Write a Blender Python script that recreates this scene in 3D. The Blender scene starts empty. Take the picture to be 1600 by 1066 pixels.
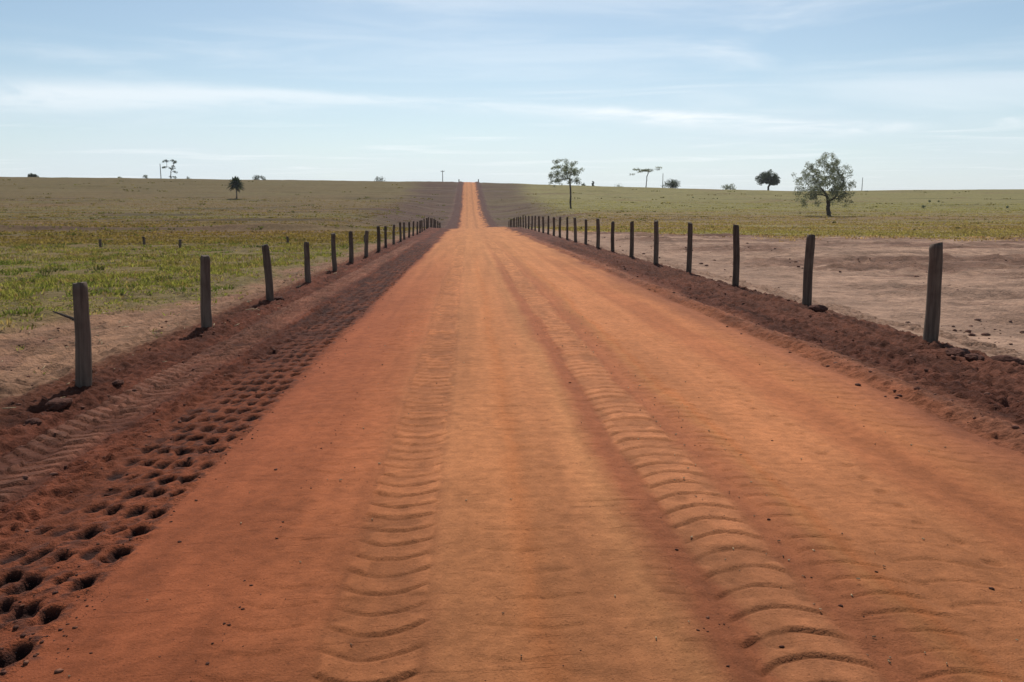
import bpy, math, random
import numpy as np
from mathutils import Vector, Matrix

random.seed(7)
RNG = np.random.default_rng(11)
SC = bpy.context.scene
COL = SC.collection

# ------------------------------------------------------------------ camera
F_PX, W_PX, H_PX = 1250.0, 1600.0, 1066.0
CAM_Z = 1.75
PITCH, YAW = math.radians(9.2), math.radians(3.15)
cam_d = bpy.data.cameras.new('camera')
cam_d.sensor_width = 36.0
cam_d.lens = 36.0 * F_PX / W_PX
cam_d.clip_start, cam_d.clip_end = 0.05, 20000
cam = bpy.data.objects.new('camera', cam_d)
COL.objects.link(cam)
cam.location = (0, 0, CAM_Z)
cam.rotation_euler = (math.pi / 2 - PITCH, 0, -YAW)
SC.camera = cam

# ------------------------------------------------------------------ sky and sun
SUN_EL, SUN_AZ = math.radians(48), math.radians(3.0)      # ahead of the camera, slightly right
SUN_STRENGTH, SKY_STRENGTH, EXPOSURE = 3.8, 0.101, 0.0
world = bpy.data.worlds.new('World')
SC.world = world
world.use_nodes = True
wt = world.node_tree
wt.nodes.clear()


class NT:
    """tiny helper to write node graphs as expressions"""
    def __init__(self, tree):
        self.t = tree

    def node(self, kind, **props):
        n = self.t.nodes.new(kind)
        for k, v in props.items():
            setattr(n, k, v)
        return n

    def put(self, sock, v):
        if hasattr(v, 'is_output'):
            self.t.links.new(v, sock)
        elif isinstance(v, (tuple, list)) and len(v) == 3 and sock.type == 'RGBA':
            sock.default_value = (*v, 1.0)
        else:
            sock.default_value = v

    def m(self, op, a, b=None, c=None, clamp=False):
        n = self.node('ShaderNodeMath', operation=op, use_clamp=clamp)
        self.put(n.inputs[0], a)
        if b is not None:
            self.put(n.inputs[1], b)
        if c is not None:
            self.put(n.inputs[2], c)
        return n.outputs[0]

    def vec(self, x, y, z):
        n = self.node('ShaderNodeCombineXYZ')
        for i, v in enumerate((x, y, z)):
            self.put(n.inputs[i], v)
        return n.outputs[0]

    def noise(self, v, scale, detail=4.0, rough=0.5, dist=0.0):
        n = self.node('ShaderNodeTexNoise')
        if v is not None:
            self.put(n.inputs['Vector'], v)
        n.inputs['Scale'].default_value = scale
        n.inputs['Detail'].default_value = detail
        n.inputs['Roughness'].default_value = rough
        n.inputs['Distortion'].default_value = dist
        return n.outputs[0]

    def smooth(self, v, lo, hi, a=0.0, b=1.0):
        n = self.node('ShaderNodeMapRange', interpolation_type='SMOOTHSTEP')
        self.put(n.inputs['Value'], v)
        n.inputs['From Min'].default_value, n.inputs['From Max'].default_value = lo, hi
        n.inputs['To Min'].default_value, n.inputs['To Max'].default_value = a, b
        return n.outputs[0]

    def mix(self, f, a, b, blend='MIX'):
        n = self.node('ShaderNodeMix', data_type='RGBA', blend_type=blend)
        self.put(n.inputs[0], f)
        self.put(n.inputs[6], a)
        self.put(n.inputs[7], b)
        return n.outputs[2]


g = NT(wt)
sky = g.node('ShaderNodeTexSky', sky_type='NISHITA', sun_disc=False, sun_elevation=SUN_EL, sun_rotation=SUN_AZ,
             altitude=350.0, air_density=0.92, dust_density=1.0, ozone_density=0.7)
tc = g.node('ShaderNodeTexCoord')
sep = g.node('ShaderNodeSeparateXYZ')
wt.links.new(tc.outputs['Generated'], sep.inputs[0])
dx, dy, dz = sep.outputs
az = g.m('ARCTAN2', dx, dy)
el = g.m('ARCSINE', dz)
el0 = g.m('MAXIMUM', dz, 0.02)
# the long cirrus streak low in the sky: its own shape in azimuth and elevation
cen = g.m('ADD', 0.128, g.m('ADD', g.m('MULTIPLY', az, -0.030), g.m('MULTIPLY', g.m('MULTIPLY', az, az), -0.077)))
wob = g.noise(g.vec(g.m('MULTIPLY', az, 3.0), g.m('MULTIPLY', el, 10.0), 3.3), 1.6, 3.0)
off = g.m('SUBTRACT', g.m('SUBTRACT', el, cen), g.m('MULTIPLY', g.m('SUBTRACT', wob, 0.5), 0.028))
wk = g.smooth(az, -0.40, -0.10, 2.0, 1.0)
wid = g.m('MULTIPLY', g.smooth(off, -0.006, 0.004, 0.0115, 0.0055), wk)
q = g.m('DIVIDE', off, wid)
band = g.m('EXPONENT', g.m('MULTIPLY', g.m('MULTIPLY', q, q), -1.0))
brk = g.smooth(g.noise(g.vec(g.m('MULTIPLY', az, 4.5), g.m('MULTIPLY', el, 26.0), 8.1), 1.3, 6.0, 0.62, 0.5), 0.34, 0.62, 0.18, 1.0)
band_end = g.smooth(az, 0.42, 0.56, 1.0, 0.0)
band = g.m('MULTIPLY', g.m('MULTIPLY', band, brk), g.m('MULTIPLY', band_end, g.m('ADD', g.smooth(az, -0.30, -0.05, 0.55, 0.40), g.smooth(az, 0.08, 0.24, 0.0, 0.6))))
# thin high cirrus over the whole sky, on a flat layer overhead
px_ = g.m('DIVIDE', dx, el0)
py_ = g.m('DIVIDE', dy, el0)
wisp = g.noise(g.vec(g.m('MULTIPLY', px_, 0.30), g.m('MULTIPLY', py_, 0.55), 1.7), 1.0, 6.0, 0.58, 0.9)
wisp = g.smooth(wisp, 0.50, 0.84, 0.0, 0.9)
veil = g.noise(g.vec(g.m('MULTIPLY', az, 2.2), g.m('MULTIPLY', el, 13.0), 5.2), 1.2, 4.0, 0.55, 0.6)
veil = g.m('MULTIPLY', g.smooth(veil, 0.50, 0.80, 0.0, 0.36), g.smooth(el, 0.03, 0.5, 1.0, 0.15))
mask = g.m('MAXIMUM', g.m('MAXIMUM', g.m('MULTIPLY', band, 0.95), g.m('MULTIPLY', wisp, 0.55)), veil)
low = g.smooth(g.m('ADD', el, g.m('MULTIPLY', g.m('SUBTRACT', wob, 0.5), 0.10)), -0.02, 0.20, 0.80, 0.0)
blue = g.mix(1.0, sky.outputs[0], (0.94, 1.01, 0.975), 'MULTIPLY')      # camera white balance
hazy = g.mix(low, blue, (7.2, 8.1, 9.3))
cloud_col = g.mix(mask, hazy, (10.4, 10.7, 10.9))
bg = g.node('ShaderNodeBackground')
wt.links.new(cloud_col, bg.inputs[0])
bg.inputs[1].default_value = SKY_STRENGTH
wo = g.node('ShaderNodeOutputWorld')
wt.links.new(bg.outputs[0], wo.inputs[0])

sun_d = bpy.data.lights.new('sun', 'SUN')
sun_d.energy, sun_d.angle, sun_d.color = SUN_STRENGTH, math.radians(0.6), (1.0, 0.955, 0.88)
sun = bpy.data.objects.new('sun', sun_d)
COL.objects.link(sun)
sdir = Vector((math.sin(SUN_AZ) * math.cos(SUN_EL), math.cos(SUN_AZ) * math.cos(SUN_EL), math.sin(SUN_EL)))
sun.rotation_euler = (-sdir).to_track_quat('-Z', 'Y').to_euler()
sun.location = sdir * 60

SC.view_settings.view_transform = 'Standard'
SC.view_settings.look = 'None'
SC.view_settings.gamma = 1.0
SC.view_settings.exposure = EXPOSURE
SC.view_settings.use_curve_mapping = False
SC.cycles.max_bounces = 6
SC.cycles.transparent_max_bounces = 8

# ------------------------------------------------------------------ numeric helpers
def hash2(ix, iy, s):
    n = (ix.astype(np.int64) * 374761393 + iy.astype(np.int64) * 668265263 + int(s) * 1442695041) & 0xFFFFFFFF
    n = ((n ^ (n >> 13)) * 1274126177) & 0xFFFFFFFF
    n = ((n ^ (n >> 16)) * 2246822519) & 0xFFFFFFFF
    return ((n ^ (n >> 15)) & 0xFFFFFF) / float(0xFFFFFF)


def vn(x, y, s=0):
    x, y = np.broadcast_arrays(np.asarray(x, float), np.asarray(y, float))
    ix, iy = np.floor(x), np.floor(y)
    fx, fy = x - ix, y - iy
    fx = fx * fx * fx * (fx * (fx * 6 - 15) + 10)
    fy = fy * fy * fy * (fy * (fy * 6 - 15) + 10)
    ix, iy = ix.astype(np.int64), iy.astype(np.int64)
    a, b = hash2(ix, iy, s), hash2(ix + 1, iy, s)
    c, d = hash2(ix, iy + 1, s), hash2(ix + 1, iy + 1, s)
    return (a + (b - a) * fx) * (1 - fy) + (c + (d - c) * fx) * fy * 1.0


def fbm(x, y, s=0, o=3):
    v, amp, tot = 0.0, 1.0, 0.0
    for k in range(o):
        v = v + amp * (vn(x * 2 ** k + 17.3 * k, y * 2 ** k - 9.1 * k, s + k) - 0.5)
        tot += amp
        amp *= 0.5
    return v / tot * 2.0          # about -1..1


def ss(a, b, v):
    t = np.clip((v - a) / (b - a), 0, 1)
    return t * t * (3 - 2 * t)


def box(a, b, soft, v):
    return ss(a - soft, a + soft, v) * (1 - ss(b - soft, b + soft, v))


# ------------------------------------------------------------------ lie of the land
def table(knots, sigma=9.0):
    ys = np.arange(-200, 3001, 2.0)
    k = np.array(knots, float)
    v = np.interp(ys, k[:, 0], k[:, 1])
    t = np.arange(-40, 41) * 2.0
    w = np.exp(-0.5 * (t / sigma) ** 2)
    w /= w.sum()
    return ys, np.convolve(np.pad(v, 40, mode='edge'), w, mode='valid')


TY, T_ROAD = table([(-200, 0), (96, 0), (116, -0.75), (140, -1.6), (172, -1.6), (200, -0.7), (250, 1.2), (300, 5.0), (350, 10.2),
                    (400, 15.0), (430, 17.2), (470, 18.0), (520, 17.5), (600, 15), (800, 5), (1500, -25), (3000, -75)])
_, T_FIELD = table([(-200, 0), (90, 0), (120, 0.15), (150, 0.7), (230, 2.6), (300, 6.2), (350, 10.2),
                    (400, 15.0), (430, 17.2), (470, 18.0), (520, 17.5), (600, 15), (800, 5), (1500, -25), (3000, -75)])


def base_height(x, y):
    x, y = np.broadcast_arrays(np.asarray(x, float), np.asarray(y, float))
    r = np.interp(y, TY, T_ROAD)
    f = np.interp(y, TY, T_FIELD)
    w = ss(7.0, 26.0, np.abs(x - 1.0))
    z = r * (1 - w) + f * w
    s = np.interp(x, [-900, -250, -60, 0, 60, 175, 290, 900], [1.16, 1.135, 1.03, 1.0, 0.90, 0.735, 0.80, 0.9])
    return z * (1 + (s - 1) * ss(120, 330, y))


L_X, R_X = -4.07, 6.3
L_D = [8.5 + 4.04 * n for n in range(29)]
R_D = [10.45 + 4.04 * n for n in range(29)]


def grass_edge(y):
    """where pasture begins left of the fence (x)"""
    return np.interp(y, [0, 8, 13, 17, 22, 40, 80, 100], [-9.5, -8.6, -7.4, -6.0, -5.6, -5.3, -5.2, -5.2]) + 0.7 * fbm(y * 0.35, y * 0 + 4, 91, 3)


def bare_edge(x, y):
    """> 0 where the right-hand field is bare sand"""
    yb = np.interp(x, [6, 10, 20, 35, 60, 200], [92, 74, 60, 54, 50, 46]) + 13 * fbm(x * 0.10, y * 0.06, 31, 4) + 5 * fbm(x * 0.5, y * 0.3, 32, 3)
    return yb - y


def lugs(x, y, xc, half, pitch, bow, skew=0.0, s=0):
    """tyre bars: proud plateaus with a steep edge toward -y; returns 0..1"""
    u = (x - xc) / half
    ph = (y + bow * u * u * half + skew * u * half + 0.022 * fbm(x * 4, y * 1.6, s + 5, 3)) / pitch
    t = ph - np.floor(ph)
    k = np.floor(ph)
    amp = 0.65 + 0.5 * hash2(k.astype(np.int64), np.zeros_like(k, dtype=np.int64), s)
    crumble = 0.45 + 0.55 * ss(0.28, 0.50, vn(x * 7.0 + s, y * 5.0, s + 6))
    prof = crumble * ss(0.0, 0.08, t) * (1 - 0.25 * ss(0.2, 0.8, t)) * (1 - ss(0.84, 0.97, t))
    edge = 1 - ss(0.86, 1.0, np.abs(u) + 0.12 * fbm(x * 9, y * 6, s + 2, 2))
    return prof * edge * amp


PIT_X = [-1.93, -2.09, -2.24, -2.40, -2.55]


def pits(x, y):
    """prints left by a sheepsfoot roller: staggered rows, returns depth weight and rim weight"""
    out = np.zeros_like(x)
    rim = np.zeros_like(x)
    row = 0.315
    sel = (x > -2.95) & (x < -1.6) & (y > 1.5) & (y < 46)
    if not sel.any():
        return out, rim
    xs, ys = x[sel], y[sel]
    xs = xs + 0.028 * fbm(xs * 16, ys * 16, 611, 3)
    ys = ys + 0.034 * fbm(xs * 16, ys * 16, 617, 3)
    o = np.zeros_like(xs)
    r_ = np.zeros_like(xs)
    for i, cx in enumerate(PIT_X):
        shift = 0.055 * i
        k0 = np.floor((ys - shift) / row)
        for dk in (0, 1):
            k = (k0 + dk).astype(np.int64)
            ii = np.full_like(k, i)
            jx = (hash2(k, ii, 5) - 0.5) * 0.036
            jy = (hash2(k, ii, 6) - 0.5) * 0.075
            sz = 0.044 + 0.026 * hash2(k, ii, 7)
            dp = 0.65 + 0.55 * hash2(k, ii, 8)
            wear = np.where(hash2(k, ii, 9) < (0.05 + 0.08 * i), 0.35, 1.0)
            d = np.sqrt(((xs - cx - jx - 0.04 * np.sin(ys * 0.4)) / sz) ** 2 + ((ys - shift - k * row - jy) / (sz * 1.5)) ** 2)
            o = np.maximum(o, (1 - ss(0.62, 1.12, d)) * dp * wear)
            r_ = np.maximum(r_, np.exp(-((d - 1.5) / 0.4) ** 2) * dp * wear)
    out[sel] = o
    rim[sel] = r_
    return out, rim


def clodding(x, y, f, s):
    """lumpy tilled soil, 0..1"""
    a = 1 - np.abs(fbm(x * f, y * f, s, 3))
    b = vn(x * f * 1.7 + 3, y * f * 1.7, s + 9)
    return a * 0.5 + b * 0.5


def detail_height(x, y):
    x, y = np.broadcast_arrays(np.asarray(x, float), np.asarray(y, float))
    near = 1 - ss(45, 75, y)
    z = np.zeros_like(x)
    wx = x + 0.05 * fbm(x * 0.7, y * 0.25, 71, 2)
    corridor = box(-4.6, 6.7, 0.15, wx)
    # cross-section: road crown, sunk verges, loose banks
    z += np.interp(wx, [-12, -7.5, -5.2, -4.55, -4.1, -3.65, -3.1, -2.6, -1.85, -0.6, 0.6, 1.5, 3.0, 4.1, 4.36, 4.65, 5.0, 5.6, 6.1, 6.45, 6.72, 7.5, 12],
                   [-.14, -.15, -.14, -.10, -.065, -.11, -.13, -.11, -.045, .0, .02, .01, -.005, -.02, .045, -.045, -.02, -.01, -.01, -.03, -.11, -.12, -.13])
    z += 0.018 * fbm(x * 1.3, y * 0.35, 3, 2) * corridor
    z += (0.0045 * fbm(x * 9, y * 7, 12, 3) + 0.0035 * fbm(x * 3.0, y * 14, 14, 2) * ss(0.35, 0.7, vn(x * 1.1, y * 0.7, 15))) * near
    # tyre marks
    m = (0.35 + 0.65 * ss(0.25, 0.65, vn(x * 0.8, y * 0.55, 40))) * near
    z -= 0.011 * box(-0.60, -0.16, 0.035, wx) * near + 0.013 * box(1.12, 1.60, 0.035, wx) * near
    z += 0.018 * lugs(wx, y, -0.38, 0.225, 0.185, -0.45, 0.06, 101) * (0.6 + 0.4 * m)
    z += 0.018 * lugs(wx, y, 1.36, 0.24, 0.205, 0.50, -0.10, 102) * (0.65 + 0.35 * m)
    z += 0.013 * lugs(wx, y, -0.88, 0.21, 0.19, -0.30, 0.1, 103) * m
    z += 0.006 * lugs(wx, y, 0.93, 0.07, 0.085, 0.0, 0.0, 104) * m
    z += 0.012 * lugs(wx, y, 1.90, 0.19, 0.16, 0.3, 0.2, 108) * (0.3 + 0.7 * m)
    z += 0.008 * lugs(wx, y, 2.35, 0.24, 0.23, 0.4, 0.3, 110) * m
    z += 0.008 * lugs(wx, y, 0.30, 0.26, 0.26, -0.2, 0.1, 111) * m * ss(0.45, 0.7, vn(x * 0.5, y * 0.3, 41))
    z += 0.010 * lugs(wx, y, 3.62, 0.26, 0.24, -0.4, 0.3, 105) * m
    z += (0.050 * lugs(wx, y, -3.42, 0.14, 0.17, 0.0, 0.75, 106) + 0.050 * lugs(wx, y, -3.17, 0.14, 0.17, 0.0, -0.75, 107)) * near
    z += 0.060 * lugs(wx, y, 7.12, 0.17, 0.20, 0.0, 0.65, 109) * near
    z -= 0.002 * (np.exp(-((wx - 1.06) / 0.09) ** 2) + 0.8 * np.exp(-((wx - 1.70) / 0.08) ** 2))
    z -= 0.016 * np.exp(-((wx - 3.05) / 0.16) ** 2)
    # animal prints along the pale strip
    k = np.floor(y / 0.27)
    pxx = 2.63 + 0.16 * (hash2(k.astype(np.int64), np.zeros_like(k, dtype=np.int64), 77) - 0.5)
    d = np.sqrt(((x - pxx) / 0.045) ** 2 + (((y / 0.27 - k) - 0.5) * 0.27 / 0.04) ** 2)
    z -= 0.012 * (1 - ss(0.5, 1.3, d)) * near
    # roller prints
    p, r = pits(x, y)
    z += -0.058 * p + 0.008 * r
    pz = box(-2.75, -1.86, 0.12, wx)
    z += pz * 0.018 * fbm(x * 14, y * 14, 55, 3) * near
    # loose soil of the verges
    lv = box(-4.5, -2.62, 0.12, wx)
    lt = 1 - 0.9 * box(-3.58, -3.0, 0.05, wx)
    z += lv * lt * near * (0.035 * (clodding(x, y, 4.5, 21) - 0.6) + 0.045 * fbm(x * 10, y * 9, 23, 3) + 0.040 * fbm(x * 6, y * 0.5, 30, 3) + 0.022 * fbm(x * 24, y * 24, 24, 1))
    rv = box(4.15, 6.62, 0.14, wx) * (1 - 0.55 * box(4.25, 4.75, 0.08, wx))
    z += rv * near * (0.040 * (clodding(x, y, 3.6, 25) - 0.6) + 0.045 * fbm(x * 9, y * 9, 27, 3) + 0.055 * fbm(x * 5, y * 0.5, 29, 3) + 0.030 * fbm(x * 20, y * 20, 28, 1))
    # the sandy strips
    ls = box(-9.0, -4.5, 0.2, x) * near
    z += ls * (0.06 * fbm(x * 3.0, y * 3.0, 33, 3) + 0.065 * fbm(x * 7, y * 7, 35, 2))
    rs = ss(6.6, 6.9, wx) * ss(-4, 6, bare_edge(x, y))
    z += rs * (0.12 * fbm(x * 0.30, y * 0.8, 37, 3) + 0.085 * fbm(x * 1.3, y * 2.6, 38, 3) * ss(7.6, 10.0, x) + 0.012 * fbm(x * 6, y * 8, 39, 2))
    rough = ss(-0.10, 0.30, fbm(x * 0.09 + 4, y * 0.24, 43, 3)) * rs * ss(8, 12, x)
    z += rough * (0.24 * (clodding(x, y, 1.5, 44) - 0.45) + 0.10 * fbm(x * 3.5, y * 4.5, 46, 2))
    # wide arcs left by a turning machine
    rad = np.hypot(x - 19, y - 66)
    arc = rs * ss(9.5, 12, x) * ss(0.30, 0.55, vn(x * 0.12, y * 0.12, 48))
    z += arc * 0.085 * np.sin(rad * 2.9 + 0.8 * fbm(x * 0.3, y * 0.3, 49, 2))
    # mounds of dug soil round the posts
    for xp, ds in ((L_X, L_D), (R_X, R_D)):
        kk = np.round((y - ds[0]) / 4.04)
        dd = np.hypot(x - xp, y - (ds[0] + kk * 4.04))
        z += 0.035 * np.exp(-(dd / 0.30) ** 2) * (y > 5) * near
    # fields: tussocky ground, low contour banks
    fl = 1 - ss(-1.0, 0.6, x - grass_edge(y))
    z += fl * (0.10 * fbm(x * 0.5, y * 0.5, 61, 3) + 0.04 * fbm(x * 2.2, y * 2.2, 63, 2) * near)
    far_f = np.maximum(ss(-4.8, -6.5, x), ss(7, 9, x) * ss(2, -6, bare_edge(x, y)))
    amp = np.interp(y, [20, 60, 150, 450], [0.05, 0.12, 0.30, 0.45])
    z += far_f * amp * fbm(x * 0.05, y * 0.20, 65, 3)
    yb = 82 + 0.03 * x + 3.0 * fbm(x * 0.02, y * 0, 67, 2)
    z += ss(-7, -12, x) * 0.85 * np.exp(-((y - yb) / 1.8) ** 2) * (0.55 + 0.45 * fbm(x * 0.06, y * 0, 68, 2))
    for kk, yk in enumerate((132, 176, 222, 262, 300, 338, 372, 404)):
        yc = yk + 0.02 * x + 7 * fbm(x * 0.011 + kk * 7.7, y * 0, 69, 2)
        hump = np.exp(-((y - yc) / 3.2) ** 2) * (0.35 + 0.6 * np.clip(fbm(x * 0.03, y * 0 + kk * 3.1, 70, 2) + 0.3, 0, 1))
        z += 0.62 * hump * ss(5.5, 12, np.abs(x - 1.2))
    z += 0.30 * fbm(x * 0.22, y * 0.05, 74, 3) * box(78, 118, 12, y) * box(-5, 8, 1.5, x)
    # banks thrown up beside the road where it climbs the hill
    up = ss(110, 170, y)
    z += up * (0.5 * np.exp(-((x + 3.3) / 1.0) ** 2) + 0.5 * np.exp(-((x - 5.4) / 1.0) ** 2)) * (0.8 + 0.5 * fbm(x * 0.5, y * 0.12, 73, 2))
    return z


def ground(x, y):
    return base_height(x, y) + detail_height(x, y)


def gz(x, y):
    return float(ground(np.array([float(x)]), np.array([float(y)]))[0])


# pixel of the photograph -> direction -> point on the ground
RM = np.array(cam.rotation_euler.to_matrix())


def ray(px, py):
    v = RM @ np.array([(px - W_PX / 2) / F_PX, -(py - H_PX / 2) / F_PX, -1.0])
    return v / v[1]


def at(px, py, start=3.0, stop=520.0):
    v = ray(px, py)
    t = np.geomspace(start, stop, 4000)
    g_ = base_height(v[0] * t, t)
    hit = np.nonzero(CAM_Z + v[2] * t < g_)[0]
    i = hit[0] if len(hit) else len(t) - 1
    return float(v[0] * t[i]), float(t[i])


def at_depth(px, py, y):
    v = ray(px, py)
    return float(v[0] * y), float(CAM_Z + v[2] * y)


# ------------------------------------------------------------------ soil and grass colours
TAN_L = np.array([.260, .138, .080])
TAN_R = np.array([.350, .212, .142])
XK = [-6.0, -4.75, -4.45, -4.0, -3.4, -2.9, -2.5, -1.95, -1.7, -1.1, -0.70, -0.58, -0.20, -0.10, 0.22, 0.32, 0.42, 0.60, 0.84, 1.0, 1.12, 1.18,
      1.52, 1.60, 1.78, 1.90, 1.97, 2.05, 2.7, 2.9, 3.25, 3.45, 3.75, 4.20, 4.42, 4.85, 5.5, 6.4, 6.62, 6.80, 8.0]
CK = [TAN_L, TAN_L, (.20, .085, .052), (.160, .058, .036), (.190, .068, .040), (.200, .068, .038), (.240, .082, .042), (.270, .092, .047), (.335, .118, .058),
      (.335, .118, .058), (.355, .132, .066), (.365, .142, .072), (.390, .160, .084), (.415, .178, .092), (.430, .182, .092), (.440, .172, .080), (.425, .180, .092),
      (.405, .172, .090), (.420, .190, .100), (.305, .108, .060), (.310, .112, .062), (.385, .162, .090), (.380, .160, .090), (.315, .115, .064), (.340, .130, .070), (.390, .165, .082), (.420, .158, .074),
      (.440, .182, .096), (.445, .184, .098), (.385, .145, .076), (.375, .140, .074), (.415, .165, .086), (.350, .135, .074), (.270, .100, .058), (.330, .135, .085), (.140, .050, .034), (.150, .058, .040), (.165, .066, .046),
      (.20, .10, .072), TAN_R, TAN_R]
CK = np.array([np.array(c, float) for c in CK])
CK[:, 1] *= 0.965
CK[:, 2] *= 0.93
CK *= np.stack([np.interp(XK, [-6, -4.75, -4.45, -2.4, -1.8, -0.72, -0.6, 3.6, 4.2, 4.4, 6.5, 6.8], t) for t in
                ([1, 1, .72, .74, .86, .98, 1.0, 1.04, .92, .80, .80, 1], [1, 1, .64, .64, .70, .86, .92, .97, .86, .76, .76, 1],
                 [1, 1, .58, .58, .58, .68, .72, .74, .72, .66, .66, 1])], -1)


def mixc(c, new, w):
    w = np.clip(w, 0, 1)[..., None]
    return c * (1 - w) + np.asarray(new) * w


def colour(x, y):
    x, y = np.broadcast_arrays(np.asarray(x, float), np.asarray(y, float))
    spread = np.interp(y, [0, 40, 90, 200], [0.07, 0.14, 0.55, 0.8]) * (1 + 1.6 * ss(2.5, 3.8, x))
    wx = x + spread * fbm(x * 1.6, y * 0.5, 201, 3) + 0.03 * fbm(x * 9, y * 5, 203, 2)
    c = np.stack([np.interp(wx, XK, CK[:, i]) for i in range(3)], -1)
    road = box(-1.75, 4.05, 0.15, wx)
    # far road paler and more even; lens falloff painted into the foreground colour
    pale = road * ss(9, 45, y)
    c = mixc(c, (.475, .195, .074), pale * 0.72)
    falloff = road * (1 - ss(2.2, 6.5, y + 1.6 * fbm(x * 0.6, y * 0.6, 205, 2)))
    c = c * (1 - 0.38 * falloff[..., None])
    rut = up_ = ss(110, 170, y) * road
    c = c * (1 - 0.22 * rut * (np.exp(-((x - 2.0) / 0.35) ** 2) + 0.7 * np.exp(-((x + 0.1) / 0.35) ** 2)))[..., None]
    c = c * (1 + 0.09 * road)[..., None]
    blot = fbm(x * 0.9, y * 0.45, 207, 4)
    c = c * (1 + 0.11 * blot * road)[..., None]
    streak = fbm(x * 5.5, y * 0.22, 209, 3)
    c = c * (1 + 0.17 * streak * road)[..., None]
    # the bars' packed crust is drier and paler; damp soil and hollow shade painted into roller prints
    wl = x + 0.05 * fbm(x * 0.7, y * 0.25, 71, 2)
    nr = 1 - ss(40, 60, y)
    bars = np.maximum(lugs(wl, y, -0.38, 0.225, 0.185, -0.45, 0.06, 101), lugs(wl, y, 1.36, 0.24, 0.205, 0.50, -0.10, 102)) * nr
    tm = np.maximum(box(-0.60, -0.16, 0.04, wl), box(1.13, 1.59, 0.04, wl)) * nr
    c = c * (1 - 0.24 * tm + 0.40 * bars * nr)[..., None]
    hb = np.maximum(lugs(wl, y, -3.42, 0.14, 0.17, 0.0, 0.75, 106), lugs(wl, y, -3.17, 0.14, 0.17, 0.0, -0.75, 107)) * nr
    c = mixc(c, (.235, .105, .066), hb * 0.7)
    c = mixc(c, (.105, .042, .028), box(-3.58, -3.0, 0.05, wl) * nr * (1 - np.clip(hb * 2, 0, 1)) * 0.7)
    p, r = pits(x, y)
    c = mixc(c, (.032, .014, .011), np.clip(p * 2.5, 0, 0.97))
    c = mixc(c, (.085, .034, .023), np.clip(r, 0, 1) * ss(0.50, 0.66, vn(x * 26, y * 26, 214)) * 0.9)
    # verges: dark moist clods among drier crumbs
    vg = np.maximum(box(-4.5, -2.6, 0.15, wx), box(4.15, 6.6, 0.15, wx))
    c = c * (1 + vg * (0.40 * fbm(x * 3.0, y * 2.4, 211, 4) + 0.45 * fbm(x * 5.0, y * 0.35, 212, 3)))[..., None]
    dk = box(-2.95, -1.88, 0.10, wx) * ss(4, 16, y)
    c = mixc(c, (.070, .029, .021), dk * (0.62 + 0.7 * fbm(x * 6, y * 2.6, 213, 3)) * ss(5, 13, y))
    # sand left of the fence
    sl = (1 - ss(-4.75, -4.5, x))
    sand = TAN_L * (1 + 0.22 * fbm(x * 1.3, y * 1.3, 215, 4))[..., None]
    red = ss(0.05, 0.5, fbm(x * 0.8 + 3, y * 0.5, 217, 3))
    sand = mixc(sand, (.215, .105, .066), red * 0.7)
    c = mixc(c, sand, sl)
    # pasture left
    e = x - grass_edge(y) + 0.5 * fbm(x * 1.2, y * 1.2, 219, 3)
    gl = (1 - ss(-0.5, 0.5, e))
    n1, n2, n3 = fbm(x * 0.05, y * 0.10, 221, 4), fbm(x * 0.012, y * 0.09, 223, 4), fbm(x * 0.35, y * 0.5, 225, 4)
    green = np.array([.180, .128, .052])
    brown = np.array([.158, .100, .040])
    gb = ss(30, 62, y + 10 * n1)
    past = green * (1 - gb[..., None]) + brown * gb[..., None]
    past = mixc(past, (.160, .125, .042), gb * ss(-0.1, 0.45, n2) * 0.8)
    past = mixc(past, (.185, .100, .050), gb * ss(0.05, 0.55, n1 + 0.35 * n2) * 0.55)
    past = past * (1 + 0.20 * n3)[..., None]
    st = fbm(x * 0.030, y * 0.20, 239, 4)
    weeds = ss(0.18, 0.5, st) * ss(50, 110, y)
    past = past * (1 - 0.45 * weeds)[..., None]
    hillg = ss(220, 380, y)
    past = mixc(past, (.140, .100, .034), hillg * 0.8)
    yb = 82 + 0.03 * x + 3.0 * fbm(x * 0.02, y * 0, 67, 2)
    cut = np.exp(-((y - yb + 1.2) / 2.3) ** 2) * ss(-0.35, 0.2, fbm(x * 0.045 + 9, y * 0, 227, 2) + 0.1)
    past = mixc(past, (.098, .046, .032), cut * 0.92)
    c = mixc(c, past, gl)
    # right-hand field
    b = bare_edge(x, y)
    right = ss(6.65, 6.85, wx)
    tan = TAN_R * (1 + 0.16 * fbm(x * 0.6, y * 0.9, 229, 4))[..., None]
    wet = ss(-0.05, 0.35, fbm(x * 0.09 + 4, y * 0.24, 43, 3) + 0.5 * fbm(x * 0.7, y * 1.7, 231, 4)) * ss(8, 12, x)
    tan = tan * (1 + 0.48 * fbm(x * 0.22, y * 1.1, 232, 4) * ss(8, 11, x))[..., None]
    tan = mixc(tan, (.165, .085, .055), wet * 0.85)
    arcc = ss(9.5, 12, x) * ss(0.30, 0.55, vn(x * 0.12, y * 0.12, 48)) * np.sin(np.hypot(x - 19, y - 66) * 2.9 + 0.8 * fbm(x * 0.3, y * 0.3, 49, 2) + 2.0)
    tan = tan * (1 - 0.30 * np.clip(arcc, 0, 1))[..., None]
    rim = np.exp(-((b - 5) / 5.0) ** 2)
    tan = mixc(tan, (.165, .085, .060), rim * 0.7 * ss(-0.2, 0.4, fbm(x * 0.15, y * 0.3, 233, 3)))
    gr = np.array([.230, .148, .070]) * (1 + 0.16 * n3)[..., None]
    gr = mixc(gr, (.235, .190, .078), ss(-0.2, 0.4, n2) * 0.6)
    gr = mixc(gr, (.225, .192, .066), ss(150, 230, y + 25 * n1) * 0.85)
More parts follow.
